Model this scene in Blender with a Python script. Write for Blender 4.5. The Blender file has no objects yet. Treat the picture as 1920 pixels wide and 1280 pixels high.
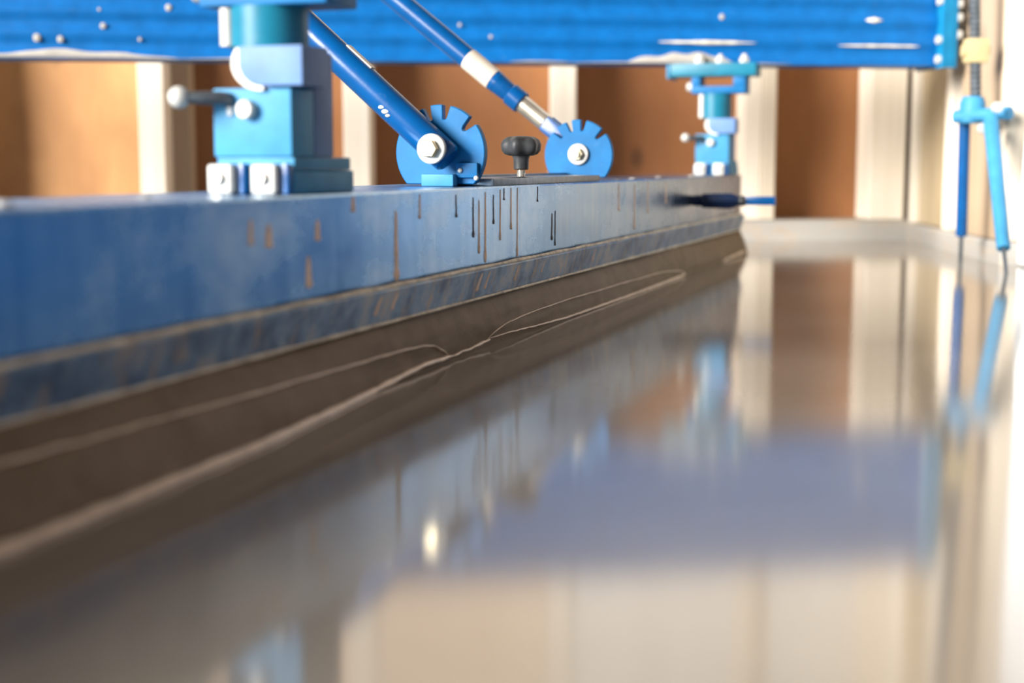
import bpy, bmesh, math, random
from mathutils import Vector, Matrix, noise
random.seed(7)
PI = math.pi
scn = bpy.context.scene
col = scn.collection

# ------------------------------------------------------------------ camera
cam_d = bpy.data.cameras.new('camera'); cam = bpy.data.objects.new('camera', cam_d); col.objects.link(cam)
cam.location = (0, 0, 0.153)
cam.rotation_euler = (PI/2 - math.radians(7.159), 0, 0)
cam_d.sensor_width = 36; cam_d.lens = 50.0
cam_d.clip_start = 0.02; cam_d.clip_end = 200
cam_d.dof.use_dof = True; cam_d.dof.focus_distance = 1.30; cam_d.dof.aperture_fstop = 4.0
scn.camera = cam

# ------------------------------------------------------------------ daylight
world = bpy.data.worlds.new('world'); scn.world = world
world.use_nodes = True
wn = world.node_tree.nodes; wl = world.node_tree.links
wn.clear()
wout = wn.new('ShaderNodeOutputWorld'); wbg = wn.new('ShaderNodeBackground')
wtc = wn.new('ShaderNodeTexCoord'); wsep = wn.new('ShaderNodeSeparateXYZ'); wramp = wn.new('ShaderNodeValToRGB')
wramp.color_ramp.elements[0].position = 0.0; wramp.color_ramp.elements[0].color = (0.50, 0.74, 1.0, 1)
wramp.color_ramp.elements[1].position = 0.8; wramp.color_ramp.elements[1].color = (0.42, 0.66, 1.0, 1)
wl.new(wtc.outputs['Generated'], wsep.inputs[0]); wl.new(wsep.outputs['Z'], wramp.inputs[0])
wl.new(wramp.outputs[0], wbg.inputs[0]); wl.new(wbg.outputs[0], wout.inputs[0])
wbg.inputs[1].default_value = 0.46

sun_d = bpy.data.lights.new('hazy_sun', 'SUN'); sun = bpy.data.objects.new('hazy_sun', sun_d); col.objects.link(sun)
sun_d.energy = 11.0; sun_d.angle = math.radians(28); sun_d.color = (1.0, 0.935, 0.86)
sun.rotation_euler = Vector((1.0, 0.80, -0.38)).to_track_quat('-Z', 'Y').to_euler()

scn.view_settings.view_transform = 'Standard'; scn.view_settings.look = 'None'
scn.view_settings.gamma = 1.0; scn.view_settings.use_curve_mapping = False
scn.view_settings.exposure = 0.12

# ------------------------------------------------------------------ materials
def new_mat(name):
    m = bpy.data.materials.new(name); m.use_nodes = True
    nt = m.node_tree; b = nt.nodes['Principled BSDF']
    return m, nt, b
def N(nt, t, **kw):
    n = nt.nodes.new(t)
    for k, v in kw.items(): setattr(n, k, v)
    return n
def coords(nt, scale=(1, 1, 1), loc=(0, 0, 0), rnd=False):
    tc = N(nt, 'ShaderNodeTexCoord'); mp = N(nt, 'ShaderNodeMapping')
    mp.inputs['Scale'].default_value = scale; mp.inputs['Location'].default_value = loc
    nt.links.new(tc.outputs['Object'], mp.inputs['Vector'])
    if rnd:
        oi = N(nt, 'ShaderNodeObjectInfo'); va = N(nt, 'ShaderNodeVectorMath', operation='MULTIPLY_ADD')
        nt.links.new(oi.outputs['Random'], va.inputs[0]); va.inputs[1].default_value = (13.7, 7.3, 5.1)
        nt.links.new(mp.outputs[0], va.inputs[2]); return va.outputs[0]
    return mp.outputs[0]
def noise_tex(nt, vec, scale, detail=4, rough=0.55):
    n = N(nt, 'ShaderNodeTexNoise'); n.inputs['Scale'].default_value = scale
    n.inputs['Detail'].default_value = detail; n.inputs['Roughness'].default_value = rough
    nt.links.new(vec, n.inputs['Vector']); return n.outputs['Fac']
def ramp(nt, fac, stops):
    r = N(nt, 'ShaderNodeValToRGB'); cr = r.color_ramp
    while len(cr.elements) < len(stops): cr.elements.new(0.5)
    for e, (p, c) in zip(cr.elements, stops):
        e.position = p; e.color = (*c, 1) if len(c) == 3 else c
    nt.links.new(fac, r.inputs[0]); return r.outputs[0]
def mix(nt, fac, a, b, blend='MIX'):
    m = N(nt, 'ShaderNodeMix', data_type='RGBA', blend_type=blend)
    for sock, v in ((m.inputs[0], fac), (m.inputs[6], a), (m.inputs[7], b)):
        if isinstance(v, (int, float)): sock.default_value = v
        elif isinstance(v, tuple): sock.default_value = (*v, 1)
        else: nt.links.new(v, sock)
    return m.outputs[2]
def bump(nt, b, h, strength, dist=0.002):
    bp = N(nt, 'ShaderNodeBump'); bp.inputs['Strength'].default_value = strength; bp.inputs['Distance'].default_value = dist
    nt.links.new(h, bp.inputs['Height']); nt.links.new(bp.outputs[0], b.inputs['Normal']); return bp

def paint(name, c, rough=0.35, worn=0.25, spec=0.5):
    m, nt, b = new_mat(name)
    v = coords(nt, rnd=True)
    f1 = noise_tex(nt, v, 35, 5)
    base = ramp(nt, f1, [(0.3, tuple(x*0.82 for x in c)), (0.7, tuple(min(1, x*1.12) for x in c))])
    dust = ramp(nt, noise_tex(nt, v, 90, 6, 0.7), [(0.60, (0, 0, 0)), (0.75, (1, 1, 1))])
    fa = N(nt, 'ShaderNodeMath', operation='MULTIPLY'); nt.links.new(dust, fa.inputs[0]); fa.inputs[1].default_value = worn
    nt.links.new(mix(nt, fa.outputs[0], base, (0.42, 0.47, 0.50)), b.inputs['Base Color'])
    b.inputs['Roughness'].default_value = rough; b.inputs['Specular IOR Level'].default_value = spec
    bump(nt, b, noise_tex(nt, v, 160, 3), 0.08, 0.001)
    return m
def plain(name, c, rough=0.4, metal=0.0, var=0.12, sc=60):
    m, nt, b = new_mat(name)
    v = coords(nt, rnd=True)
    f = noise_tex(nt, v, sc, 4)
    nt.links.new(ramp(nt, f, [(0.3, tuple(x*(1-var) for x in c)), (0.7, tuple(min(1, x*(1+var)) for x in c))]), b.inputs['Base Color'])
    b.inputs['Roughness'].default_value = rough; b.inputs['Metallic'].default_value = metal
    bump(nt, b, f, 0.1, 0.001)
    return m
def wood(name, c0, c1, knots=0.5, grain=(60, 60, 3), splash=None, rough=0.7, axis_rand=True, blotch=0.0, blotch_col=(0.2, 0.1, 0.05)):
    m, nt, b = new_mat(name)
    v = coords(nt, scale=grain, rnd=True)
    g = noise_tex(nt, v, 1.0, 5, 0.6)
    cc = ramp(nt, g, [(0.3, c0), (0.7, c1)])
    v2 = coords(nt, scale=(1, 1, 0.6), rnd=True)
    if blotch:
        bl = ramp(nt, noise_tex(nt, v2, 5.5, 3), [(0.35, (0, 0, 0)), (0.65, (1, 1, 1))])
        fm = N(nt, 'ShaderNodeMath', operation='MULTIPLY'); nt.links.new(bl, fm.inputs[0]); fm.inputs[1].default_value = blotch
        cc = mix(nt, fm.outputs[0], cc, blotch_col)
    vo = N(nt, 'ShaderNodeTexVoronoi'); vo.inputs['Scale'].default_value = 7.0; nt.links.new(v2, vo.inputs['Vector'])
    k = ramp(nt, vo.outputs['Distance'], [(0.04, (1, 1, 1)), (0.13, (0, 0, 0))])
    km = N(nt, 'ShaderNodeMath', operation='MULTIPLY'); nt.links.new(k, km.inputs[0]); km.inputs[1].default_value = knots
    cc = mix(nt, km.outputs[0], cc, tuple(x*0.28 for x in c0))
    if splash:
        sp = ramp(nt, noise_tex(nt, coords(nt, scale=(6, 6, 14), rnd=True), 3.0, 6, 0.65), [(0.38, (0, 0, 0)), (0.52, (1, 1, 1))])
        cc = mix(nt, sp, cc, splash)
    nt.links.new(cc, b.inputs['Base Color']); b.inputs['Roughness'].default_value = rough
    bump(nt, b, g, 0.2, 0.002)
    return m

M = {}
M['beam_blue'] = paint('beam_blue', (0.0, 0.11, 0.36), 0.45, 0.08, 0.25)
M['end_blue'] = paint('end_blue', (0.004, 0.17, 0.36), 0.45, 0.1, 0.25)
M['tube_blue'] = paint('tube_blue', (0.0, 0.068, 0.235), 0.24, 0.05, 0.35)
M['disc_blue'] = paint('disc_blue', (0.003, 0.125, 0.33), 0.5, 0.08, 0.2)
M['clamp_blue'] = paint('clamp_blue', (0.045, 0.235, 0.43), 0.5, 0.10, 0.2)
M['clamp_pale'] = paint('clamp_pale', (0.12, 0.22, 0.43), 0.5, 0.10, 0.2)
M['clamp_teal'] = paint('clamp_teal', (0.006, 0.15, 0.24), 0.4, 0.10, 0.3)
M['dark_blue'] = paint('dark_blue', (0.004, 0.02, 0.07), 0.4, 0.03)
M['zinc'] = plain('zinc', (0.72, 0.70, 0.64), 0.30, 0.85, 0.1)
M['white_zinc'] = plain('white_zinc', (0.50, 0.50, 0.47), 0.5, 0.1, 0.06)
M['brass_zinc'] = plain('brass_zinc', (0.62, 0.55, 0.38), 0.32, 0.85, 0.1)
M['dark_steel'] = plain('dark_steel', (0.10, 0.12, 0.14), 0.42, 0.6, 0.3)
M['steel_bar'] = plain('steel_bar', (0.13, 0.16, 0.19), 0.38, 0.75, 0.3, 120)
M['rubber'] = plain('rubber', (0.0405, 0.045, 0.0495), 0.48, 0.0, 0.35, 150)
M['sticker'] = plain('sticker', (0.528, 0.48, 0.416), 0.45, 0.0, 0.06)
M['yellow'] = plain('yellow', (0.465, 0.375, 0.195), 0.5, 0.0, 0.08)
M['dry_concrete'] = plain('dry_concrete', (0.39, 0.375, 0.345), 0.85, 0.0, 0.15, 40)
M['drip'] = plain('drip', (0.80, 0.60, 0.44), 0.6, 0.0, 0.2, 90)
M['dark_drip'] = plain('dark_drip', (0.10, 0.075, 0.065), 0.5, 0.0, 0.2, 90)
M['residue'] = plain('residue', (0.78, 0.70, 0.56), 0.7, 0.0, 0.35, 60)
M['stud'] = wood('stud', (0.8086, 0.7235, 0.5958), (0.915, 0.8406, 0.7235), 0.3)
M['stud_aged'] = wood('stud_aged', (0.594, 0.5148, 0.4059), (0.7128, 0.6336, 0.5148), 0.3)
M['panel'] = wood('panel', (0.2387, 0.09282, 0.02829), (0.3182, 0.137, 0.04597), 0.7, (9, 9, 1.2), blotch=0.5, blotch_col=(0.1768, 0.0663, 0.0221))
M['panel_light'] = wood('panel_light', (0.4312, 0.2156, 0.07762), (0.5692, 0.3277, 0.138), 0.7, (9, 9, 1.2), blotch=0.55, blotch_col=(0.2587, 0.1121, 0.03881))
M['ply_pale'] = wood('ply_pale', (0.464, 0.352, 0.2), (0.592, 0.496, 0.336), 0.55, (10, 10, 2), blotch=0.35, blotch_col=(0.288, 0.216, 0.128))
M['board_tan'] = wood('board_tan', (0.375, 0.2775, 0.18), (0.465, 0.36, 0.255), 0.35, (20, 20, 2))
M['plate'] = wood('plate', (0.396, 0.3384, 0.2736), (0.4608, 0.4104, 0.3456), 0.2, (8, 8, 40), splash=(0.3888, 0.3816, 0.36))
m, nt, b = new_mat('flange_blue'); M['flange_blue'] = m
fb = ramp(nt, noise_tex(nt, coords(nt), 28, 6, 0.7), [(0.36, (0.05, 0.12, 0.24)), (0.52, (0.17, 0.31, 0.50)), (0.66, (0.42, 0.46, 0.48))])
dirt = ramp(nt, noise_tex(nt, coords(nt, scale=(1, 1, 0.25)), 80, 5, 0.7), [(0.52, (0, 0, 0)), (0.66, (0.8, 0.8, 0.8))])
nt.links.new(mix(nt, dirt, fb, (0.46, 0.37, 0.28)), b.inputs['Base Color'])
b.inputs['Roughness'].default_value = 0.38; b.inputs['Metallic'].default_value = 0.3
M['slate_reflector'] = paint('slate_reflector', (0.04675, 0.11, 0.198), 0.5, 0.2)
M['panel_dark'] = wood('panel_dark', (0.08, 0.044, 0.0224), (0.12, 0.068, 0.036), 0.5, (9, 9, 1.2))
M['upper_pale'] = wood('upper_pale', (0.80, 0.77, 0.72), (0.88, 0.86, 0.82), 0.05, (9, 9, 1.2))
M['upper_peach'] = wood('upper_peach', (0.76, 0.60, 0.45), (0.84, 0.70, 0.55), 0.1, (9, 9, 1.2))
M['earth'] = plain('earth', (0.20, 0.17, 0.14), 0.9, 0.0, 0.3, 6)

# bare, scuffed blue-tinted metal of the form
m, nt, b = new_mat('form_metal'); M['form_metal'] = m
v = coords(nt, scale=(1, 1, 1))
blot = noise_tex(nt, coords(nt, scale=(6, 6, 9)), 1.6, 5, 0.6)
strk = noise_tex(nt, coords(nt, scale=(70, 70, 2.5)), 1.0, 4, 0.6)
blue_sheen = ramp(nt, blot, [(0.32, (0.075, 0.22, 0.44)), (0.48, (0.13, 0.31, 0.55)), (0.66, (0.42, 0.56, 0.71))])
blue_sheen = mix(nt, 0.30, blue_sheen, ramp(nt, strk, [(0.35, (0.08, 0.20, 0.38)), (0.7, (0.34, 0.47, 0.62))]))
bare = ramp(nt, strk, [(0.3, (0.075, 0.12, 0.21)), (0.7, (0.23, 0.27, 0.36))])  # grey for the far end, painted in place of warm wall reflections
sy = N(nt, 'ShaderNodeSeparateXYZ'); nt.links.new(v, sy.inputs[0])          # painted reflection: blue sheen fades to grey along the form
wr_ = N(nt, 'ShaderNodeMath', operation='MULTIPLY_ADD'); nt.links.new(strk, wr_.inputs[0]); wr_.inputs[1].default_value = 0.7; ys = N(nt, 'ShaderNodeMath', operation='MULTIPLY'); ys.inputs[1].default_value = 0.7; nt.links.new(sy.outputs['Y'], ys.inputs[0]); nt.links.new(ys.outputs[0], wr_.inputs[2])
cc = mix(nt, ramp(nt, wr_.outputs[0], [(0.30, (0, 0, 0)), (1.0, (1, 1, 1))]), blue_sheen, bare)
scr = ramp(nt, noise_tex(nt, coords(nt, scale=(240, 60, 220)), 1.0, 3, 0.7), [(0.62, (0, 0, 0)), (0.72, (1, 1, 1))])
sm = N(nt, 'ShaderNodeMath', operation='MULTIPLY'); nt.links.new(scr, sm.inputs[0]); sm.inputs[1].default_value = 0.10
cc = mix(nt, sm.outputs[0], cc, (0.55, 0.60, 0.62))
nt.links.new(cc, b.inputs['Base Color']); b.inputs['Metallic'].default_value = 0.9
rr = ramp(nt, blot, [(0.3, (0.18, 0.18, 0.18)), (0.7, (0.36, 0.36, 0.36))]); nt.links.new(rr, b.inputs['Roughness'])
bump(nt, b, noise_tex(nt, v, 60, 4), 0.08, 0.001)

# wet concrete, mirror-like at a grazing view
m, nt, b = new_mat('wet_concrete'); M['wet_concrete'] = m
v = coords(nt)
nt.links.new(ramp(nt, noise_tex(nt, v, 5, 4), [(0.3, (0.25, 0.222, 0.182)), (0.7, (0.30, 0.27, 0.225))]), b.inputs['Base Color'])
b.inputs['Roughness'].default_value = 0.07; b.inputs['IOR'].default_value = 1.5
n1 = noise_tex(nt, coords(nt), 260, 3, 0.6); bp = bump(nt, b, n1, 0.075, 0.0006)
# brown mud slope at the foot of the form
m, nt, b = new_mat('mud'); M['mud'] = m
v = coords(nt)
nt.links.new(ramp(nt, noise_tex(nt, v, 30, 5), [(0.3, (0.14, 0.098, 0.055)), (0.7, (0.20, 0.148, 0.092))]), b.inputs['Base Color'])
b.inputs['Roughness'].default_value = 0.55; b.inputs['Specular IOR Level'].default_value = 0.25
bump(nt, b, noise_tex(nt, v, 330, 5, 0.7), 0.35, 0.0015)
M['slurry'] = plain('slurry', (0.80, 0.66, 0.50), 0.35, 0.0, 0.15, 80)
# white plastic sheet
m, nt, b = new_mat('plastic_sheet'); M['plastic_sheet'] = m
v = coords(nt)
nt.links.new(ramp(nt, noise_tex(nt, v, 12, 3), [(0.3, (0.80, 0.84, 0.88)), (0.7, (0.90, 0.92, 0.94))]), b.inputs['Base Color'])
b.inputs['Roughness'].default_value = 0.3; b.inputs['Subsurface Weight'].default_value = 0.0

# ------------------------------------------------------------------ mesh helpers
def basis(d):
    d = Vector(d).normalized()
    a = Vector((0, 0, 1)) if abs(d.z) < 0.9 else Vector((1, 0, 0))
    u = d.cross(a).normalized(); w = u.cross(d).normalized()
    return d, u, w
class MB:
    def __init__(s): s.bm = bmesh.new()
    def box(s, x0, x1, y0, y1, z0, z1, bev=0.0, seg=2, mat=None):
        t = bmesh.new(); bmesh.ops.create_cube(t, size=1)
        for vv in t.verts:
            vv.co = Vector(((x0+x1)/2 + vv.co.x*(x1-x0), (y0+y1)/2 + vv.co.y*(y1-y0), (z0+z1)/2 + vv.co.z*(z1-z0)))
        if bev: bmesh.ops.bevel(t, geom=list(t.edges), offset=bev, segments=seg, profile=0.6, affect='EDGES')
        if mat is not None: bmesh.ops.transform(t, matrix=mat, verts=t.verts)
        s._join(t); return s
    def _join(s, t):
        me = bpy.data.meshes.new('tmp'); t.to_mesh(me); t.free(); s.bm.from_mesh(me); bpy.data.meshes.remove(me)
    def rings(s, rings, cap=True, closed=False):
        vs = [[s.bm.verts.new(p) for p in r] for r in rings]; n = len(vs[0])
        R = range(len(vs)) if closed else range(len(vs)-1)
        for i in R:
            a, b2 = vs[i], vs[(i+1) % len(vs)]
            for j in range(n): s.bm.faces.new((a[j], a[(j+1) % n], b2[(j+1) % n], b2[j]))
        if cap and not closed:
            s.bm.faces.new(vs[0][::-1]); s.bm.faces.new(vs[-1])
        return s
    def lathe(s, p0, d, prof, n=24, wob=None):
        """prof: list of (distance along d, radius)"""
        d, u, w = basis(d); p0 = Vector(p0); rings = []
        for a, r in prof:
            ring = []
            for j in range(n):
                th = 2*PI*j/n; rr = r*(wob(th) if wob else 1)
                ring.append(p0 + d*a + (u*math.cos(th) + w*math.sin(th))*rr)
            rings.append(ring)
        return s.rings(rings)
    def cyl(s, p0, p1, r0, r1=None, n=20, bev=0.0):
        p0, p1 = Vector(p0), Vector(p1); L = (p1-p0).length; r1 = r0 if r1 is None else r1
        prof = [(0, r0), (L, r1)] if not bev else [(0, r0-bev), (bev, r0), (L-bev, r1), (L, r1-bev)]
        return s.lathe(p0, p1-p0, prof, n)
    def ball(s, c, r, sc=(1, 1, 1), n=14):
        t = bmesh.new(); bmesh.ops.create_uvsphere(t, u_segments=n, v_segments=max(6, n//2), radius=1)
        for vv in t.verts: vv.co = Vector((c[0]+vv.co.x*r*sc[0], c[1]+vv.co.y*r*sc[1], c[2]+vv.co.z*r*sc[2]))
        s._join(t); return s
    def prism(s, pts, axis, a0, a1, bev=0.0):
        """outline pts (2D) extruded along axis 'x','y' or 'z' from a0 to a1"""
        def P(p, a):
            return {'x': (a, p[0], p[1]), 'y': (p[0], a, p[1]), 'z': (p[0], p[1], a)}[axis]
        t = bmesh.new()
        va = [t.verts.new(P(p, a0)) for p in pts]; vb = [t.verts.new(P(p, a1)) for p in pts]; n = len(pts)
        fa = t.faces.new(va); fb = t.faces.new(vb[::-1])
        for i in range(n): t.faces.new((va[i], vb[i], vb[(i+1) % n], va[(i+1) % n]))
        bmesh.ops.recalc_face_normals(t, faces=t.faces)
        if bev:
            ed = list(fa.edges) + list(fb.edges)
            bmesh.ops.bevel(t, geom=ed, offset=bev, segments=2, profile=0.6, affect='EDGES')
        s._join(t); return s
    def tube(s, pts, rad, n=10, flat=1.0):
        """pts path; rad number or list; flat squashes vertically"""
        pts = [Vector(p) for p in pts]; rings = []
        for i, p in enumerate(pts):
            d = (pts[min(i+1, len(pts)-1)] - pts[max(i-1, 0)])
            d, u, w = basis(d); r = rad[i] if isinstance(rad, (list, tuple)) else rad
            rings.append([p + u*math.cos(2*PI*j/n)*r + w*math.sin(2*PI*j/n)*r*flat for j in range(n)])
        return s.rings(rings)
    def build(s, name, mat, parent=None, smooth=35, kind=None):
        bmesh.ops.recalc_face_normals(s.bm, faces=s.bm.faces)
        me = bpy.data.meshes.new(name); s.bm.to_mesh(me); s.bm.free()
        me.materials.append(M[mat])
        if smooth:
            me.polygons.foreach_set('use_smooth', [True]*len(me.polygons)); me.set_sharp_from_angle(angle=math.radians(smooth))
        o = bpy.data.objects.new(name, me); col.objects.link(o)
        if parent: o.parent = parent
        if kind: o['kind'] = kind
        return o
def tag(o, label, cat, group=None, kind=None):
    o['label'] = label; o['category'] = cat
    if group: o['group'] = group
    if kind: o['kind'] = kind
    return o
def empty(name, loc=(0, 0, 0), rz=0.0):
    o = bpy.data.objects.new(name, None); col.objects.link(o)
    o.location = loc; o.rotation_euler = (0, 0, rz); o.empty_display_size = 0.02; return o
def part(name, mat, parent, fn, smooth=35):
    mb = MB(); fn(mb); return mb.build(name, mat, parent, smooth)
def smooth_path(pts, n=8):
    pts = [Vector(p) for p in pts]; out = []
    for i in range(len(pts)-1):
        p0 = pts[max(i-1, 0)]; p1 = pts[i]; p2 = pts[i+1]; p3 = pts[min(i+2, len(pts)-1)]
        for k in range(n):
            t = k/n
            out.append(0.5*((2*p1) + (p2-p0)*t + (2*p0-5*p1+4*p2-p3)*t*t + (3*p1-p0-3*p2+p3)*t**3))
    out.append(pts[-1]); return out

# form frame: local X = out of the form's front face, local Y = along the form into the room
FO = Vector((0.06358, 1.45128, 0)); FA = math.radians(-18.5085)
FS = Vector((math.sin(-FA), math.cos(FA), 0)); FT = Vector((FS.y, -FS.x, 0))
def fw(t, s, z=0.0): return FO + FT*t + FS*s + Vector((0, 0, z))
FEND = 1.02; FTOP = 0.133; FLINE = 0.067; FBOT = 0.040

# ------------------------------------------------------------------ ground and wet concrete floor
g = MB().box(-6, 6, -5, 8, -0.16, -0.06).build('ground', 'earth', None, 0, 'structure')
tag(g, 'bare earth floor under and around the wooden enclosure', 'ground', kind='structure')

def toe(s):
    T = [(-1.6, .04), (-.94, .0365), (-.85, .035), (-.715, .030), (-.53, .013), (-.42, .006), (-.33, .005), (-.2, .006), (-.066, .009), (.2, .010), (.4, .009), (.6, .010), (1.1, .012)]
    for (a, x), (b2, y) in zip(T, T[1:]):
        if s <= b2: return x + (y-x)*(s-a)/(b2-a)
    return T[-1][1]
def crest(s):
    base = 0.049 - 0.0062*max(0, min(1, (s+0.9)/1.2))
    base += 0.010*math.exp(-((s-0.50)/0.10)**2) + 0.004*noise.noise((s*6, 0, 3)) + 0.0015*noise.noise((s*30, 1, 3))
    return base
def slope(s, q):
    """point on the mud slope: q = 0 toe .. 1 crest"""
    t0 = toe(s); z = crest(s)*q
    t = t0*(1-q)**1.15 - 0.006*q + 0.004*math.sin(q*PI)
    nn = 0.0022*noise.noise((s*9, q*2.2, 0)) + 0.0009*noise.noise((s*40, q*8, 5))
    return t + nn*min(1, q*5), z
def slope_t(s, z):
    q = max(0.0, min(1.0, z/crest(s))); return slope(s, q)[0]

fl = MB()
pts = [fw(-0.06, -1.6), fw(-0.06, 1.03), fw(-0.30, 1.03), Vector((-0.1, 3.0, 0)), Vector((1.2, 3.0, 0)), Vector((1.6, -0.8, 0)), Vector((-0.7, -0.8, 0))]
va = [fl.bm.verts.new((p.x, p.y, 0)) for p in pts]; vb = [fl.bm.verts.new((p.x, p.y, -0.06)) for p in pts]
fl.bm.faces.new(va); fl.bm.faces.new(vb[::-1])
for i in range(len(pts)): fl.bm.faces.new((va[i], vb[i], vb[(i+1) % len(pts)], va[(i+1) % len(pts)]))
floor = fl.build('floor', 'wet_concrete', None, 0, 'structure')
tag(floor, 'wet grey brown concrete slab with a mirror smooth surface', 'floor', kind='structure')

mud = MB(); NS = 420; NQ = 18
grid = []
for i in range(NS+1):
    s = -1.55 + (FEND+0.012+1.55)*i/NS; row = []
    for j in range(NQ+1):
        t, z = slope(s, j/NQ); row.append(mud.bm.verts.new(fw(t, s, z - (0.003 if j == 0 else 0))))
    c = crest(s)
    row.append(mud.bm.verts.new(fw(-0.03, s, c))); row.append(mud.bm.verts.new(fw(-0.03, s, -0.03))); row.append(mud.bm.verts.new(fw(toe(s), s, -0.03)))
    grid.append(row)
W = len(grid[0])
for i in range(NS):
    for j in range(W): mud.bm.faces.new((grid[i][j], grid[i+1][j], grid[i+1][(j+1) % W], grid[i][(j+1) % W]))
mud.bm.faces.new(grid[0]); mud.bm.faces.new(grid[-1][::-1])
mudo = mud.build('mud_slope', 'mud', floor, 60)

def bead(path_sz, r0, r1, name='slurry_bead', out=0.0004, flat=0.8, wob=0.35, mat='slurry'):
    P = smooth_path([(s, z, 0) for s, z in path_sz], 10); pts = []; rad = []
    for i, p in enumerate(P):
        s, z = p.x, max(p.y, 0.0006); t = slope_t(s, z)
        pts.append(fw(t+out, s, z + 0.0006*noise.noise((s*60, 2, 2)))); k = i/(len(P)-1)
        e = min(1, k*12, (1-k)*12)
        rad.append((r0+(r1-r0)*k)*(0.35+0.65*e)*(1+wob*noise.noise((s*45, 7, 1))))
    return MB().tube(pts, rad, 8, flat).build(name, mat, floor, 80)
bead([(-1.1, .001), (-.94, .001), (-.85, .0012), (-.715, .001), (-.6, .001), (-.53, .0014), (-.47, .003), (-.42, .004), (-.385, .0035), (-.36, .003)], 0.0040, 0.0017)
bead([(-.365, .003), (-.33, .0035), (-.30, .0045), (-.275, .0055)], 0.0011, 0.0014, wob=0.6)
bead([(-.2815, .0067), (-.22, .006), (-.1563, .0040), (-.106, .0030), (-.0518, .0018), (.027, .0016), (.2124, .0012), (.3828, .0012), (.481, .0016), (.515, .003)], 0.0006, 0.0024)
bead([(-1.1, .031), (-.9056, .0289), (-.8496, .0273), (-.7829, .0264), (-.6016, .0226), (-.4645, .0198), (-.41, .0165), (-.388, .011), (-.378, .006), (-.372, .0035)], 0.0016, 0.0007, flat=0.6)
bead([(-.2787, .0070), (-.2582, .0117), (-.2152, .0155), (-.0673, .0184), (.1412, .0171), (.3557, .0151), (.458, .0104), (.505, .006), (.512, .003)], 0.0004, 0.0016, flat=0.6)

bead([(.80, .0015), (.86, .003), (.93, .004), (1.0, .005)], 0.0018, 0.0036)

# ------------------------------------------------------------------ back wall: studs, panels, plates
BY = 2.84
wb = empty('wall_back', (0, BY, 0)); wb['kind'] = 'structure'
tag(wb, 'timber back wall with pale studs over brown panels', 'wall', kind='structure')
def vbox(mb, x0, x1, y0, y1, z0, z1, bev=0.002): mb.box(x0, x1, y0, y1, z0, z1, bev, 1)
WH = 2.3
stud_edges = [(-1.135, -1.085, 'stud'), (-.737, -.686, 'stud'), (-.333, -.281, 'stud'), (.077, .127, 'stud'), (.459, .494, 'stud'), (.4945, .522, 'stud_aged'), (.708, .779, 'stud')]
for a, b2, mt in stud_edges:
    part('stud', mt, wb, lambda mb: vbox(mb, a, b2, 0.0, 0.105, 0.041, WH))
bays = [(-1.6, -1.1, 'panel_light'), (-1.1, -.71, 'panel_light'), (-.71, -.31, 'panel'), (-.31, .10, 'panel'), (.10, .49, 'panel'), (.49, .83, 'panel')]
for a, b2, mt in bays:
    part('panel', mt, wb, lambda mb: vbox(mb, a+.001, b2-.001, 0.105, 0.123, 0.0, .58, 0.001))
for a, b2 in ((-1.6, -1.136), (-1.084, -.738), (-.685, -.334), (-.280, .076), (.128, .458), (.523, .707), (.780, .80)):
    part('upper_panel', 'upper_peach' if b2 < .2 else 'upper_pale', wb, lambda mb: vbox(mb, a, b2, 0.003, 0.030, .583, WH-.001, 0.001))
part('bottom_plate', 'plate', wb, lambda mb: vbox(mb, -1.6, .80, -0.004, 0.104, -0.06, 0.040, 0.004))
part('top_plate', 'stud', wb, lambda mb: vbox(mb, -1.6, .83, 0.0, 0.105, WH, WH+.04))
# tan strip added as the shaded side of one stud
part('stud_shade', 'board_tan', wb, lambda mb: vbox(mb, -.686, -.648, 0.06, 0.104, 0.041, .58))

# ------------------------------------------------------------------ right wall
RA = math.atan2(-0.07125, -0.99746)
RO = Vector((0.79, 2.84, 0))
wr = empty('wall_right', RO, -math.radians(4.0856)); wr['kind'] = 'structure'
tag(wr, 'timber side wall with pale studs and plywood boards', 'wall', kind='structure')
# local -Y runs toward the viewer, local +X is into the wall
def rbox(mb, d0, d1, x0, x1, z0, z1, bev=0.002): mb.box(x0, x1, -d1, -d0, z0, z1, bev, 1)
part('bottom_plate', 'plate', wr, lambda mb: rbox(mb, 0.0, 0.70, -0.004, 0.10, -0.06, 0.034, 0.004))
for d0, d1, mt in ((-.015, .03, 'stud'), (.285, .325, 'stud'), (.655, .695, 'stud_aged')):
    part('stud', mt, wr, lambda mb: rbox(mb, d0, d1, 0.0, 0.10, 0.035, WH))
part('panel', 'ply_pale', wr, lambda mb: rbox(mb, .031, .284, 0.012, 0.03, 0.035, WH))
part('panel', 'board_tan', wr, lambda mb: rbox(mb, .40, .652, -0.0, 0.02, 0.035, WH))
part('panel', 'panel', wr, lambda mb: rbox(mb, -.02, .70, 0.101, 0.115, -0.06, WH))
# unseen dark boarding and blue board, added to shade and tint the form's reflections
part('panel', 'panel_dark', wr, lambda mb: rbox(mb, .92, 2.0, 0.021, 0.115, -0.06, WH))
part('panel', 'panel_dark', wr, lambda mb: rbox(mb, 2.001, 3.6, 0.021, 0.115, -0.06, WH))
part('blue_reflector', 'slate_reflector', wr, lambda mb: rbox(mb, .92, 3.6, -0.01, 0.018, -0.05, .17))
part('top_plate', 'stud', wr, lambda mb: rbox(mb, -.015, .70, 0.0, 0.10, WH+.001, WH+.04))

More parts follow.
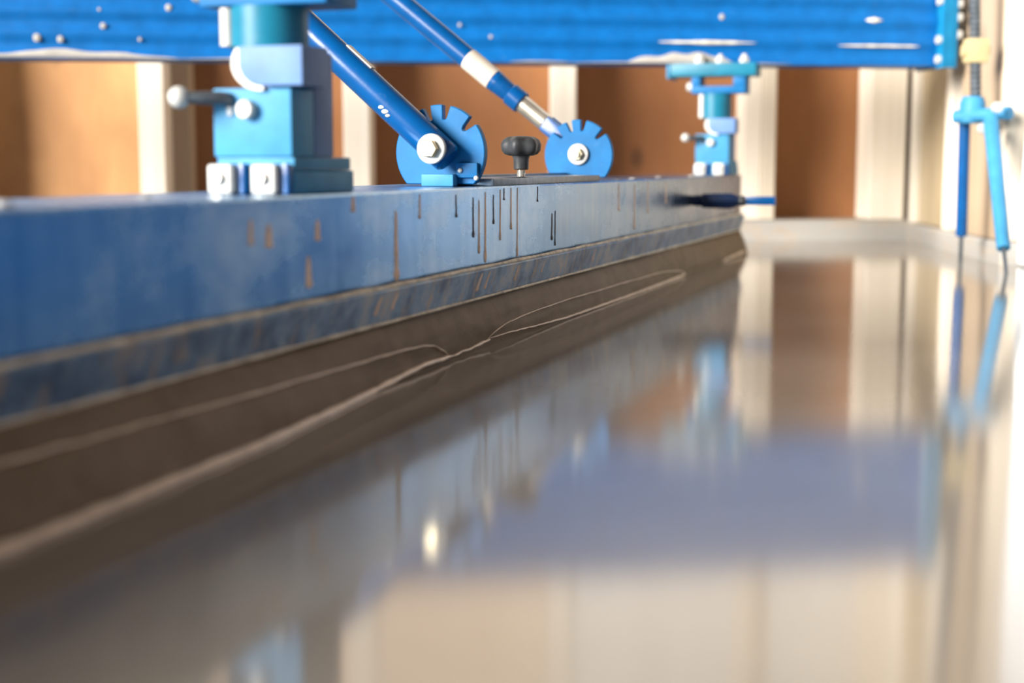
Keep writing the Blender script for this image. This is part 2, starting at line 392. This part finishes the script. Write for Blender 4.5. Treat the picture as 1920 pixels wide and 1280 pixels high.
ce = MB().box(-1.9, 1.7, -1.6, 3.1, WH+.045, WH+.075).build('ceiling', 'board_tan', None, 0, 'structure')  # added out of view to keep overhead sky light off the concrete
tag(ce, 'unseen timber ceiling added over the enclosure to block sky light', 'ceiling', kind='structure')
for k in range(9):
    yj = -1.4 + k*.5
    part('joist', 'stud_aged', ce, lambda mb: vbox(mb, -1.9, 1.7, yj, yj+.045, WH+.043-.10, WH+.0445)) if yj < 2.7 else None

# white plastic sheet hanging at the end of the right wall
ps = MB(); rows = []
NU, NZ = 60, 50
for k in range(NZ+1):
    z = 0.004 + (WH)*(k/NZ)**1.6; ring = []
    for i in range(NU+1):
        u = i/NU; d = 0.705 + 0.20*u
        lean = 0.012*math.sin(z*9) * math.exp(-z*1.2) - 0.018*math.exp(-((z-0.10)/0.07)**2)*(1-u)
        x = 0.020 + 0.02*u + 0.010*math.sin(u*22 + 1.5*z) + 0.006*noise.noise((u*7, z*3, 0))
        ring.append(Vector((x, -(d+lean), z)))
    rows.append(ring)
vs = [[ps.bm.verts.new(p) for p in r] for r in rows]
for k in range(NZ):
    for i in range(NU): ps.bm.faces.new((vs[k][i], vs[k][i+1], vs[k+1][i+1], vs[k+1][i]))
pso = ps.build('plastic_sheet', 'plastic_sheet', None, 80)
pso.location = RO; pso.rotation_euler = (0, 0, -math.radians(4.0856))
sd = pso.modifiers.new('thick', 'SOLIDIFY'); sd.thickness = 0.0015
tag(pso, 'white plastic sheet hanging in folds at the open end of the side wall', 'plastic sheet')

# ------------------------------------------------------------------ the metal form (edge shutter)
form = empty('edge_form', FO, FA)
tag(form, 'long scuffed blue grey metal edge form holding back the wet concrete', 'formwork')
FS0 = -1.55
prof = [(0.0, FTOP-.002), (-0.002, FTOP), (-0.126, FTOP), (-0.128, FTOP-.002), (-0.128, FBOT), (-0.122, FBOT), (-0.122, FTOP-.007), (-0.006, FTOP-.007), (-0.006, FLINE)]
prof = [(0.0, FLINE), (0.0, FTOP-.0015), (-0.0015, FTOP), (-0.1265, FTOP), (-0.128, FTOP-.0015), (-0.128, FLINE)]
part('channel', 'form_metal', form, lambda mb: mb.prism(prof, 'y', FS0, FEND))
# lower band: leans a little and stands slightly proud of the face
band = [(0.0050, FLINE-.0005), (0.0072, FLINE-.002), (0.0006, FBOT+.001), (-0.001, FBOT), (-0.127, FBOT), (-0.127, FLINE-.001)]
part('lower_flange', 'flange_blue', form, lambda mb: mb.prism(band, 'y', FS0, FEND-.001))
# pale cement line left along the joint
P = []; Rr = []
for i in range(261):
    s = FS0 + .01 + (FEND-FS0-.02)*i/260
    P.append((0.0042, s, FLINE + 0.0002 + 0.0006*noise.noise((s*25, 0, 0)))); Rr.append(0.0017*(1+0.5*noise.noise((s*18, 3, 0))))
mb = MB(); mb.tube(P, Rr, 8); mb.build('cement_line', 'residue', form, 80)
P = []; Rr = []
for i in range(201):
    s = FS0 + .01 + (FEND-FS0-.02)*i/200
    P.append((0.0016, s, FBOT+.0015)); Rr.append(0.0012*(1+0.6*noise.noise((s*22, 9, 0))))
mb = MB(); mb.tube(P, Rr, 6); mb.build('cement_line', 'residue', form, 80)

def drip(s, z1, z0, w, mat='drip', lean=0.0, base_t=0.0):
    mb = MB(); rings = []; K = 10; w *= 0.5
    for k in range(K+1):
        u = k/K; z = z1 + (z0-z1)*u
        ww = w*(0.35 + 0.5*math.sin(min(1, u*1.6)*PI/2) * (0.75+0.4*noise.noise((s*90, u*6, 0)))) * (1.35 if 0.86 < u < 0.97 else 1.0) * (0.5 if k in (0, K) else 1)
        ss = s + lean*u + 0.0006*noise.noise((s*70, u*4, 3))
        tt = base_t
        if z < FLINE: tt = 0.0072 - (FLINE-.002-z)/(FLINE-FBOT-.003)*0.0066
        dep = 0.0006 if u < .86 else 0.0011
        rings.append([Vector((tt-.0006, ss-ww, z)), Vector((tt+dep*.7, ss-ww*.6, z)), Vector((tt+dep, ss, z)), Vector((tt+dep*.7, ss+ww*.6, z)), Vector((tt-.0006, ss+ww, z))])
    mb.rings(rings); return mb.build('cement_drip', mat, form, 80)
for q in [(-.0788, .1045, .0788, .006, 1), (-.0681, .1067, .0731, .0036, 1), (-.4606, .1192, .0690, .013, 0), (-.4152, .130, .1118, .005, 0), (-.3004, .1249, .0923, .005, 1), (-.2863, .1224, .0784, .006, 0), (-.2705, .1287, .0700, .007, 0), (-.2502, .126, .1012, .004, 1), (-.2321, .1302, .0867, .005, 0), (-.2032, .131, .0946, .005, 0), (-.1853, .131, .0695, .004, 0), (-.2221, .131, .1208, .0035, 1), (-.5855, .1174, .1041, .012, 0), (-.6499, .1174, .1034, .014, 0), (-.6707, .1212, .1061, .009, 0), (-.5319, .131, .1204, .010, 0), (-.599, .0955, .0756, .013, 0), (-.5012, .0619, .049, .010, 0), (-.2971, .063, .0482, .009, 0), (-.2776, .063, .0488, .007, 0), (-.2003, .063, .0495, .005, 0), (-.1213, .063, .0509, .004, 0), (-.4734, .063, .050, .008, 0), (.1808, .129, .0988, .008, 0), (.2576, .1279, .0742, .012, 0), (.3269, .1302, .0909, .009, 0), (-.34, .128, .110, .004, 1), (-.125, .131, .117, .003, 1), (.06, .063, .050, .006, 0), (.43, .128, .10, .014, 0)]:
    drip(q[0], q[1], q[2], q[3], 'dark_drip' if q[4] else 'drip', random.uniform(-.001, .001) if q[1] > .07 else -.004)
part('cement_speck', 'dry_concrete', form, lambda mb: mb.ball((-0.035, -.842, FTOP+.0008), 0.004, (1.2, 1.3, .5)))
for (t, s, r) in ((-.02, .33, .004), (-.03, .52, .004), (-.02, .70, .005), (-.05, -.70, .003), (-.015, .24, .003)):
    part('cement_speck', 'dry_concrete', form, lambda mb: mb.ball((t, s, FTOP+.0004), r, (1.3, 1.5, .35), 10))
# pull pin sticking out of the form's far end

pin = empty('locking_pin', fw(0.0, .60, .100), FA)
tag(pin, 'dark blue pin with flat blue tongue sticking out of the metal form', 'pin')
part('socket', 'dark_blue', pin, lambda mb: mb.lathe((0.0005, 0, 0), (1, 0, 0), [(0, .007), (.012, .0085), (.014, .006)], 16))
part('grip', 'dark_blue', pin, lambda mb: mb.lathe((0.014, 0, 0), (1, 0, 0), [(0, .008), (.003, .0115), (.040, .0125), (.048, .010), (.054, .006)], 6))
part('neck', 'rubber', pin, lambda mb: mb.lathe((0.066, 0, 0), (1, 0, 0), [(0, .005), (.004, .0075), (.008, .0075), (.013, .004)], 14))
part('tongue', 'tube_blue', pin, lambda mb: mb.box(.076, .118, -.004, .004, -.0055, .0065, .001))

# ------------------------------------------------------------------ bracket with two notched discs and a star knob
br = empty('brace_bracket', fw(0, 0, FTOP), FA)
tag(br, 'steel bar bracket with two notched blue discs and black star knob on the form', 'bracket')
part('base_bar', 'steel_bar', br, lambda mb: mb.box(-.050, -.0015, -.245, .105, 0.0002, .0068, .0012))
def disc_outline(R, cut, notches, nw, nd, lowcut=None):
    pts = []; n = 150
    a0 = -math.asin(min(1, cut/R)); 
    for i in range(n+1):
        a = a0 + (PI - 2*a0)*i/n
        r = R
        for na in notches:
            da = a - math.radians(na)
            if abs(da)*R < nw*.5: r = R - nd + nw*.5*(1-math.sqrt(max(0, 1-(abs(da)*R/(nw*.5))**2)))*0.9
        pts.append((r*math.cos(a), r*math.sin(a)))
    return pts
NOT = (42, 82, 107, 134)
def disc(tc, zc, sc, th, R=.0405, cut=.0265):
    o = part('notched_disc', 'disc_blue', br, lambda mb: mb.prism([(x+tc, z+zc) for x, z in disc_outline(R, cut, NOT, .0062, .0125)], 'y', sc, sc+th), 30)
    bv = o.modifiers.new('edge', 'BEVEL'); bv.width = .0008; bv.segments = 2; bv.limit_method = 'ANGLE'; bv.angle_limit = math.radians(50)
    return o
ZC = .0285
LS, RS = -.258, .155      # along-form places of the two discs
LT, RT = -.0455, -.0405
disc(LT, ZC, LS, .008)
disc(RT, ZC, RS, .008, .0395, .0245)
# tab in front of the near disc and lugs
part('foot_tab', 'clamp_blue', br, lambda mb: mb.box(-.058, -.029, LS-.012, LS-.0005, .0003, .0105, .0012))
part('lug', 'disc_blue', br, lambda mb: mb.box(-.029, -.010, LS-.005, LS-.0005, .0075, .020, .001))
for tt, zz in ((-.025, .0135), (-.0105, .0072)):
    part('weld_dot', 'white_zinc', br, lambda mb: mb.ball((tt, LS-.006, zz), .0021, (1, .8, 1), 10))
part('edge_plate', 'dark_steel', br, lambda mb: mb.box(-.060, -.052, LS+.010, RS-.002, .0003, .009, .001))
# star knob
KT, KS = -.0200, -.1135
def lob(th): return 1 + 0.09*math.cos(6*th)
kb = part('star_knob', 'rubber', br, lambda mb: mb.lathe((KT, KS, .0265), (0, 0, 1), [(0, .010), (.0015, .0145), (.005, .0172), (.0105, .0178), (.0150, .0160), (.0178, .0115), (.0185, .004)], 60, lob), 50)
part('hub', 'rubber', kb, lambda mb: mb.lathe((KT, KS, .0135), (0, 0, 1), [(0, .0062), (.001, .0070), (.010, .0074), (.013, .0085)], 24))
part('screw', 'zinc', kb, lambda mb: mb.lathe((KT, KS, .0066), (0, 0, 1), [(x*.0006, .0042 if x % 2 else .0036) for x in range(12)], 18), 60)

# ------------------------------------------------------------------ diagonal tubes hinged on the discs
def brace(name, tc, zc, s, ang, r, label, front):
    """front = True: tube stands on the viewer's side of its disc"""
    o = empty(name, fw(tc, s, FTOP+zc), FA); tag(o, label, 'brace', 'diagonal brace tubes')
    d = Vector((-math.cos(ang), 0, math.sin(ang)))
    return o, d
# near brace
ang = math.radians(41.0)
b1, d = brace('brace_tube', LT+.004, ZC+.003, LS-.016, ang, .0135, 'nearer diagonal blue brace tube bolted through by a pale hex bolt', True)
r = .0130
part('tube', 'tube_blue', b1, lambda mb: mb.lathe(-d*.014, d, [(0, r*.80), (.002, r*.97), (.004, r), (.52, r), (.522, r*.9)], 32))
sl = part('label_sticker', 'sticker', b1, lambda mb: mb.box(.0, .030, -.0042, .0042, r-.0004, r+.0010, .0004, 1, Matrix.Translation(d*.088) @ Matrix.Rotation(ang, 4, 'Y') @ Matrix.Rotation(PI, 4, 'Z')))
pc = part('paint_chip', 'white_zinc', b1, lambda mb: [mb.ball(d*(.052+q[0]) + Vector((0, -r*.96, 0)) + Vector((math.sin(ang), 0, math.cos(ang)))*q[1], q[2], (1.5, .5, .9), 10) for q in ((0, -.004, .0022), (.005, -.0035, .0018), (-.004, -.005, .0015))])
bt = part('pivot_bolt', 'brass_zinc', b1, lambda mb: mb.lathe((0, -r-.0022, 0), (0, -1, 0), [(0, .0078), (.0052, .0078), (.0064, .0068)], 6), 20)
part('washer', 'white_zinc', bt, lambda mb: mb.lathe((0, -r+.0022, 0), (0, -1, 0), [(0, .0125), (.0036, .0125), (.0044, .0118)], 32))
part('shank', 'zinc', bt, lambda mb: mb.cyl((0, -r, 0), (0, .0155, 0), .005))
# far brace
ang2 = math.radians(38.3)
b2_, d2 = brace('brace_tube', RT+.0005, ZC+.001, RS+.0205, ang2, .012, 'farther diagonal blue brace tube with bare thread and pale label band', False)
r2 = .0118
up2 = Vector((math.sin(ang2), 0, math.cos(ang2)))
def seg(a0, a1, ra, rb=None, n=28):
    return lambda mb: mb.lathe(d2*a0, d2, [(0, ra*.93), (.0012, ra), (a1-a0-.0012, rb or ra), (a1-a0, (rb or ra)*.93)], n)
part('flat_end', 'tube_blue', b2_, lambda mb: mb.box(-.016, .058, -.0115, .0105, -.0095, .0095, .003, 2, Matrix.Rotation(ang2, 4, 'Y') @ Matrix.Rotation(PI, 4, 'Z')))
part('threaded_rod', 'zinc', b2_, lambda mb: mb.lathe(d2*.054, d2, [(k*.0014, .0106 if k % 2 else .0086) for k in range(30)], 24), 25)
part('collar', 'tube_blue', b2_, seg(.094, .112, .0130))
part('sleeve', 'tube_blue', b2_, lambda mb: mb.lathe(d2*.1125, d2, [(0, .0105), (.002, .0112), (.020, .0122)], 28))
part('tube', 'tube_blue', b2_, seg(.130, .62, r2+.0006))
part('label_band', 'sticker', b2_, seg(.137, .178, r2+.0012))
nb = part('pivot_nut', 'brass_zinc', b2_, lambda mb: mb.lathe((0, -.0240, 0), (0, -1, 0), [(0, .0072), (.0050, .0072), (.0060, .0062)], 6), 20)
part('washer', 'white_zinc', nb, lambda mb: mb.lathe((0, -.0210, 0), (0, -1, 0), [(0, .0118), (.0028, .0118), (.0036, .0108)], 32))
part('bolt_end', 'brass_zinc', nb, lambda mb: mb.lathe((0, -.0290, 0), (0, -1, 0), [(0, .0040), (.0038, .0040), (.0044, .0034)], 18))
part('shank', 'zinc', nb, lambda mb: mb.cyl((0, -.024, 0), (0, .012, 0), .004))

# ------------------------------------------------------------------ clamps standing on the form
def clamp(loc, head, label):
    """local X right (out of the form), local Y away; origin at right front foot corner"""
    o = empty('beam_clamp', loc, FA); tag(o, label, 'clamp', 'blue beam clamps on the form')
    Wd = .057
    base = part('foot_plate', 'clamp_blue', o, lambda mb: (mb.box(-Wd-.001, .0005, .004, .092, .0003, .0150, .0015), mb.box(-Wd+.002, -.0005, .006, .089, .0152, .0235, .0012)))
    part('body', 'clamp_blue', o, lambda mb: mb.box(-Wd+.001, -.001, .004, .036, .0236, .0665, .0016))
    part('column', 'clamp_pale', o, lambda mb: mb.box(-Wd+.022, -.0008, .0365, .064, .0236, .0905, .0015))
    # upper jaw with a rounded lip
    zt = .0918
    jaw = [(-.0335, zt-.0258), (.0105, zt-.0258), (.0125, zt-.023), (.0125, zt-.002), (.0105, zt), (-.0335, zt)]
    jc = (-.0195, zt-.0105)
    arc = [(jc[0]+.0150*math.cos(PI+PI/2*k/8), jc[1]+.0140*math.sin(PI+PI/2*k/8)) for k in range(9)]
    part('jaw', 'clamp_pale', o, lambda mb: mb.prism([(-.0345, zt)] + arc + [(.0095, zt-.0245), (.0095, zt)], 'y', -.001, .0362, .0012), 40)
    lip = [(jc[0]+.0208*math.cos(PI*.80+PI*.72*k/14), jc[1]+.0168*math.sin(PI*.80+PI*.72*k/14)) for k in range(15)]
    lip2 = [(jc[0]+.0130*math.cos(PI*.80+PI*.72*k/14), jc[1]+.0120*math.sin(PI*.80+PI*.72*k/14)) for k in range(14, -1, -1)]
    part('jaw_lip', 'white_zinc', o, lambda mb: mb.prism(lip+lip2, 'y', .0005, .0036), 40)
    # foot bolts: square caps
    for x in (-.046, -.0155):
        cp = part('foot_bolt', 'white_zinc', o, lambda mb: mb.box(x-.0088, x+.0088, -.0080, .0038, .0004, .0192, .0028, 3))
        part('bolt_stud', 'zinc', cp, lambda mb: mb.lathe((x, -.0075, .0105), (0, -1, 0), [(0, .0042), (.003, .0040), (.0042, .0028)], 16))
        part('foot_lug', 'tube_blue', cp, lambda mb: mb.box(x+.0092, x+.0148, -.0020, .0038, .0006, .0196, .0012))
    # lever with ball end and the bolt it turns on
    lv = part('lever', 'dark_steel', o, lambda mb: mb.tube([(-.044, .0032, .0595), (-.047, -.004, .060), (-.056, -.010, .0600), (-.066, -.014, .0602)], [.0044, .0044, .0040, .0036], 12))
    part('ball', 'white_zinc', lv, lambda mb: mb.ball((-.0685, -.0152, .0604), .0070))
    part('cam_slot', 'dark_steel', o, lambda mb: mb.box(-.0455, -.0415, .0026, .0043, .049, .0605, .0003, 1))
    hb = part('hex_bolt', 'white_zinc', o, lambda mb: mb.lathe((-.0305, .0040, .0530), (0, -1, 0), [(0, .0060), (.0060, .0060), (.0072, .0050)], 20))
    # screw cylinder, head block and T plate
    zc = .0919; zh = .1120 + head
    part('screw_sleeve', 'clamp_teal', o, lambda mb: mb.lathe((-.0265, .026, zc), (0, 0, 1), [(0, .0250), (zh-zc, .0250)], 32))
    part('sleeve_highlight', 'white_zinc', o, lambda mb: mb.tube([(-.0475, .0105, zc+.001), (-.0475, .0105, zh-.001)], .0050, 12))  # white strip stands in for the highlight on the sleeve
    # head block with a slot through it
    hx0, hx1 = -.064, .024
    def headblock(mb):
        mb.box(hx0, hx1, .004, .050, zh, zh+.0120, .0012)
        mb.box(hx0, -.050, .004, .050, zh+.0121, zh+.0275, .0012)
        mb.box(.004, hx1, .004, .050, zh+.0121, zh+.0275, .0012)
    part('head_block', 'disc_blue', o, headblock)
    for xx in (hx0-.004, ):
        part('side_bolt', 'white_zinc', o, lambda mb: mb.lathe((hx0-.0002, .012, zh+.011), (-1, 0, 0), [(0, .0075), (.006, .0075), (.008, .006)], 16))
    tp = part('t_plate', 'clamp_teal', o, lambda mb: mb.box(-.099, .041, .0, .056, zh+.0277, zh+.0485, .0018))
    part('plate_end', 'clamp_blue', tp, lambda mb: mb.box(-.1045, -.0992, -.002, .058, zh+.024, zh+.0510, .0018))
    for x in (-.089, -.052, -.018, .021):
        nt_ = part('nut', 'white_zinc', tp, lambda mb: mb.lathe((x, .010, zh+.0486), (0, 0, 1), [(0, .0082), (.0070, .0082), (.0078, .0072)], 6), 20)
        part('stud_end', 'white_zinc', nt_, lambda mb: mb.lathe((x, .010, zh+.0565), (0, 0, 1), [(0, .0045), (.005, .0042), (.006, .003)], 14))
    return o
clamp(fw(-.012, -.597, FTOP), .005, 'large blurred blue clamp with white square foot bolts nearest the camera on the form')
clamp(fw(-.006, .928, FTOP), .020, 'far small blue clamp with T shaped head under the big blue beam')

# ------------------------------------------------------------------ the big blue beam
BL, BR = Vector((-0.789, 2.230, 0)), Vector((0.710, 2.420, 0))
bd = (BR-BL).normalized(); brz = math.atan2(bd.y, bd.x)
BZ = .3135; BH = .232; BD = .085
beam = empty('blue_beam', (BR.x, BR.y, BZ), brz)
tag(beam, 'long glossy blue ribbed beam spanning across above the form', 'beam')
bp_ = [(0, 0), (0, .004)] + [(.0022*(1-math.cos((z-.004)/.224*2*PI*6.5)) if z < .224 else 0, z) for z in [.004+.224*k/60 for k in range(1, 60)]] + [(0, BH), (BD, BH), (BD, 0)]
BLEN = 2.35
part('profile', 'beam_blue', beam, lambda mb: mb.prism(bp_, 'x', -BLEN, 0), 40)
def smear(mb, x0, x1, z0, hmax, seed, topup=True, n=26):
    rings = []
    for i in range(n+1):
        u = i/n; x = x0+(x1-x0)*u; env = math.sin(u*PI)**0.7
        h = hmax*env*(0.7+0.5*noise.noise((u*5, seed, 0))) + .0005
        if topup: a, c = z0, z0+h
        else: a, c = z0-h/2, z0+h/2
        rings.append([Vector((x, .001, a)), Vector((x, -.0022*env-.0004, a+(c-a)*.25)), Vector((x, -.0022*env-.0004, a+(c-a)*.6)), Vector((x, .001, c))])
    mb.rings(rings)
def L(px, y=None):   # place along the beam measured from its right end, in metres
    return px
for (x0, x1, z0, h, sd_, tu) in ((-1.62, -1.235, .0002, .016, 1, True), (-1.24, -.96, .0002, .004, 2, True), (-.53, -.345, .0002, .024, 3, True), (-.62, -.25, .0002, .004, 8, True), (-.475, -.31, .035, .009, 4, False), (-.17, -.03, .032, .006, 5, False), (-.125, -.095, .074, .010, 6, False), (-.72, -.62, .0002, .004, 7, True)):
    part('cement_smear', 'dry_concrete' if tu else 'residue', beam, lambda mb: smear(mb, x0, x1, z0, h, sd_, tu), 80)
for (x, z, rr) in ((-1.455, .031, .0060), (-1.42, .029, .0050), (-1.355, .050, .0045), (-1.255, .079, .0050), (-1.30, .030, .0030), (-.37, .076, .0045), (-.75, .040, .003), (-.80, .058, .003), (-1.10, .060, .003), (-1.08, .028, .003), (-1.36, .075, .0025)):
    part('cement_speck', 'dry_concrete', beam, lambda mb: mb.ball((x, -.0004, z), rr, (1.0, .35, 1.1), 10))
ep = part('end_plate', 'end_blue', beam, lambda mb: mb.box(.0008, .0075, -.022, BD+.004, -.004, BH+.004, .001))
part('end_flange', 'end_blue', beam, lambda mb: mb.box(.0076, .026, -.022, -.016, -.004, BH+.004, .001))
for z in (.010, .042, .105, .16):
    part('bolt', 'white_zinc', ep, lambda mb: mb.lathe((.0006, -.012, z), (-1, 0, 0), [(0, .0070), (.0055, .0070), (.0065, .006)], 14))
for z in (.050, .078, .100, .155):
    part('bolt', 'white_zinc', ep, lambda mb: mb.lathe((.0262, -.019, z), (1, 0, 0), [(0, .0075), (.006, .0075), (.007, .006)], 14))

# ------------------------------------------------------------------ adjustable prop standing by the right wall
pr = empty('adjustable_prop', (.697, 2.209, 0))
tag(pr, 'blue adjustable prop with two legs and black threaded rod by the side wall', 'prop')
def W_(x, y, z): return (x-.697, y-2.209, z)
A0, A1 = W_(.697, 2.209, .040), W_(.692, 2.200, .232)
part('leg', 'tube_blue', pr, lambda mb: mb.cyl(A0, A1, .0088, .0088, 18, .001))
C0, C1 = W_(.686, 1.985, .034), W_(.705, 2.120, .220)
part('leg', 'clamp_blue', pr, lambda mb: mb.cyl(C0, C1, .0095, .0112, 18, .001))
part('foot_spike', 'dark_steel', pr, lambda mb: mb.cyl(W_(.697, 2.209, -.004), (A0[0], A0[1], A0[2]+.003), .0030, .0034, 10))
part('foot_spike', 'dark_steel', pr, lambda mb: mb.cyl(W_(.6875, 1.985-.012, -.004), C0, .0026, .0030, 10))
part('collar', 'clamp_blue', pr, lambda mb: (mb.lathe(W_(.695, 2.175, .212), (.02, 0, 1), [(0, .016), (.004, .019), (.030, .019), (.040, .015)], 20), mb.cyl(W_(.672, 2.185, .222), W_(.735, 2.12, .226), .010, .010, 14, .001)))
for c, rr in ((W_(.706, 2.10, .233), .008), (W_(.695, 2.125, .203), .008)):
    part('collar_bolt', 'white_zinc', pr, lambda mb: mb.lathe(c, (0, -1, 0), [(0, rr), (.008, rr), (.010, rr*.8)], 14))
R0, R1 = Vector(W_(.700, 2.175, .245)), Vector(W_(.670, 2.19, .95))
dd = R1-R0
part('threaded_rod', 'dark_steel', pr, lambda mb: mb.lathe(R0, dd, [(k*.004, .0088 if k % 2 else .0074) for k in range(int(dd.length/.004))], 16), 25)
cc_ = R0 + dd.normalized()*.075
part('wing_nut', 'yellow', pr, lambda mb: (mb.box(-.016, .018, -.012, .012, -.018, .018, .003, 2, Matrix.Translation(cc_)), mb.cyl(cc_+Vector((-.02, 0, .0)), cc_+Vector((.02, 0, .0)), .010, .010, 14, .001)))
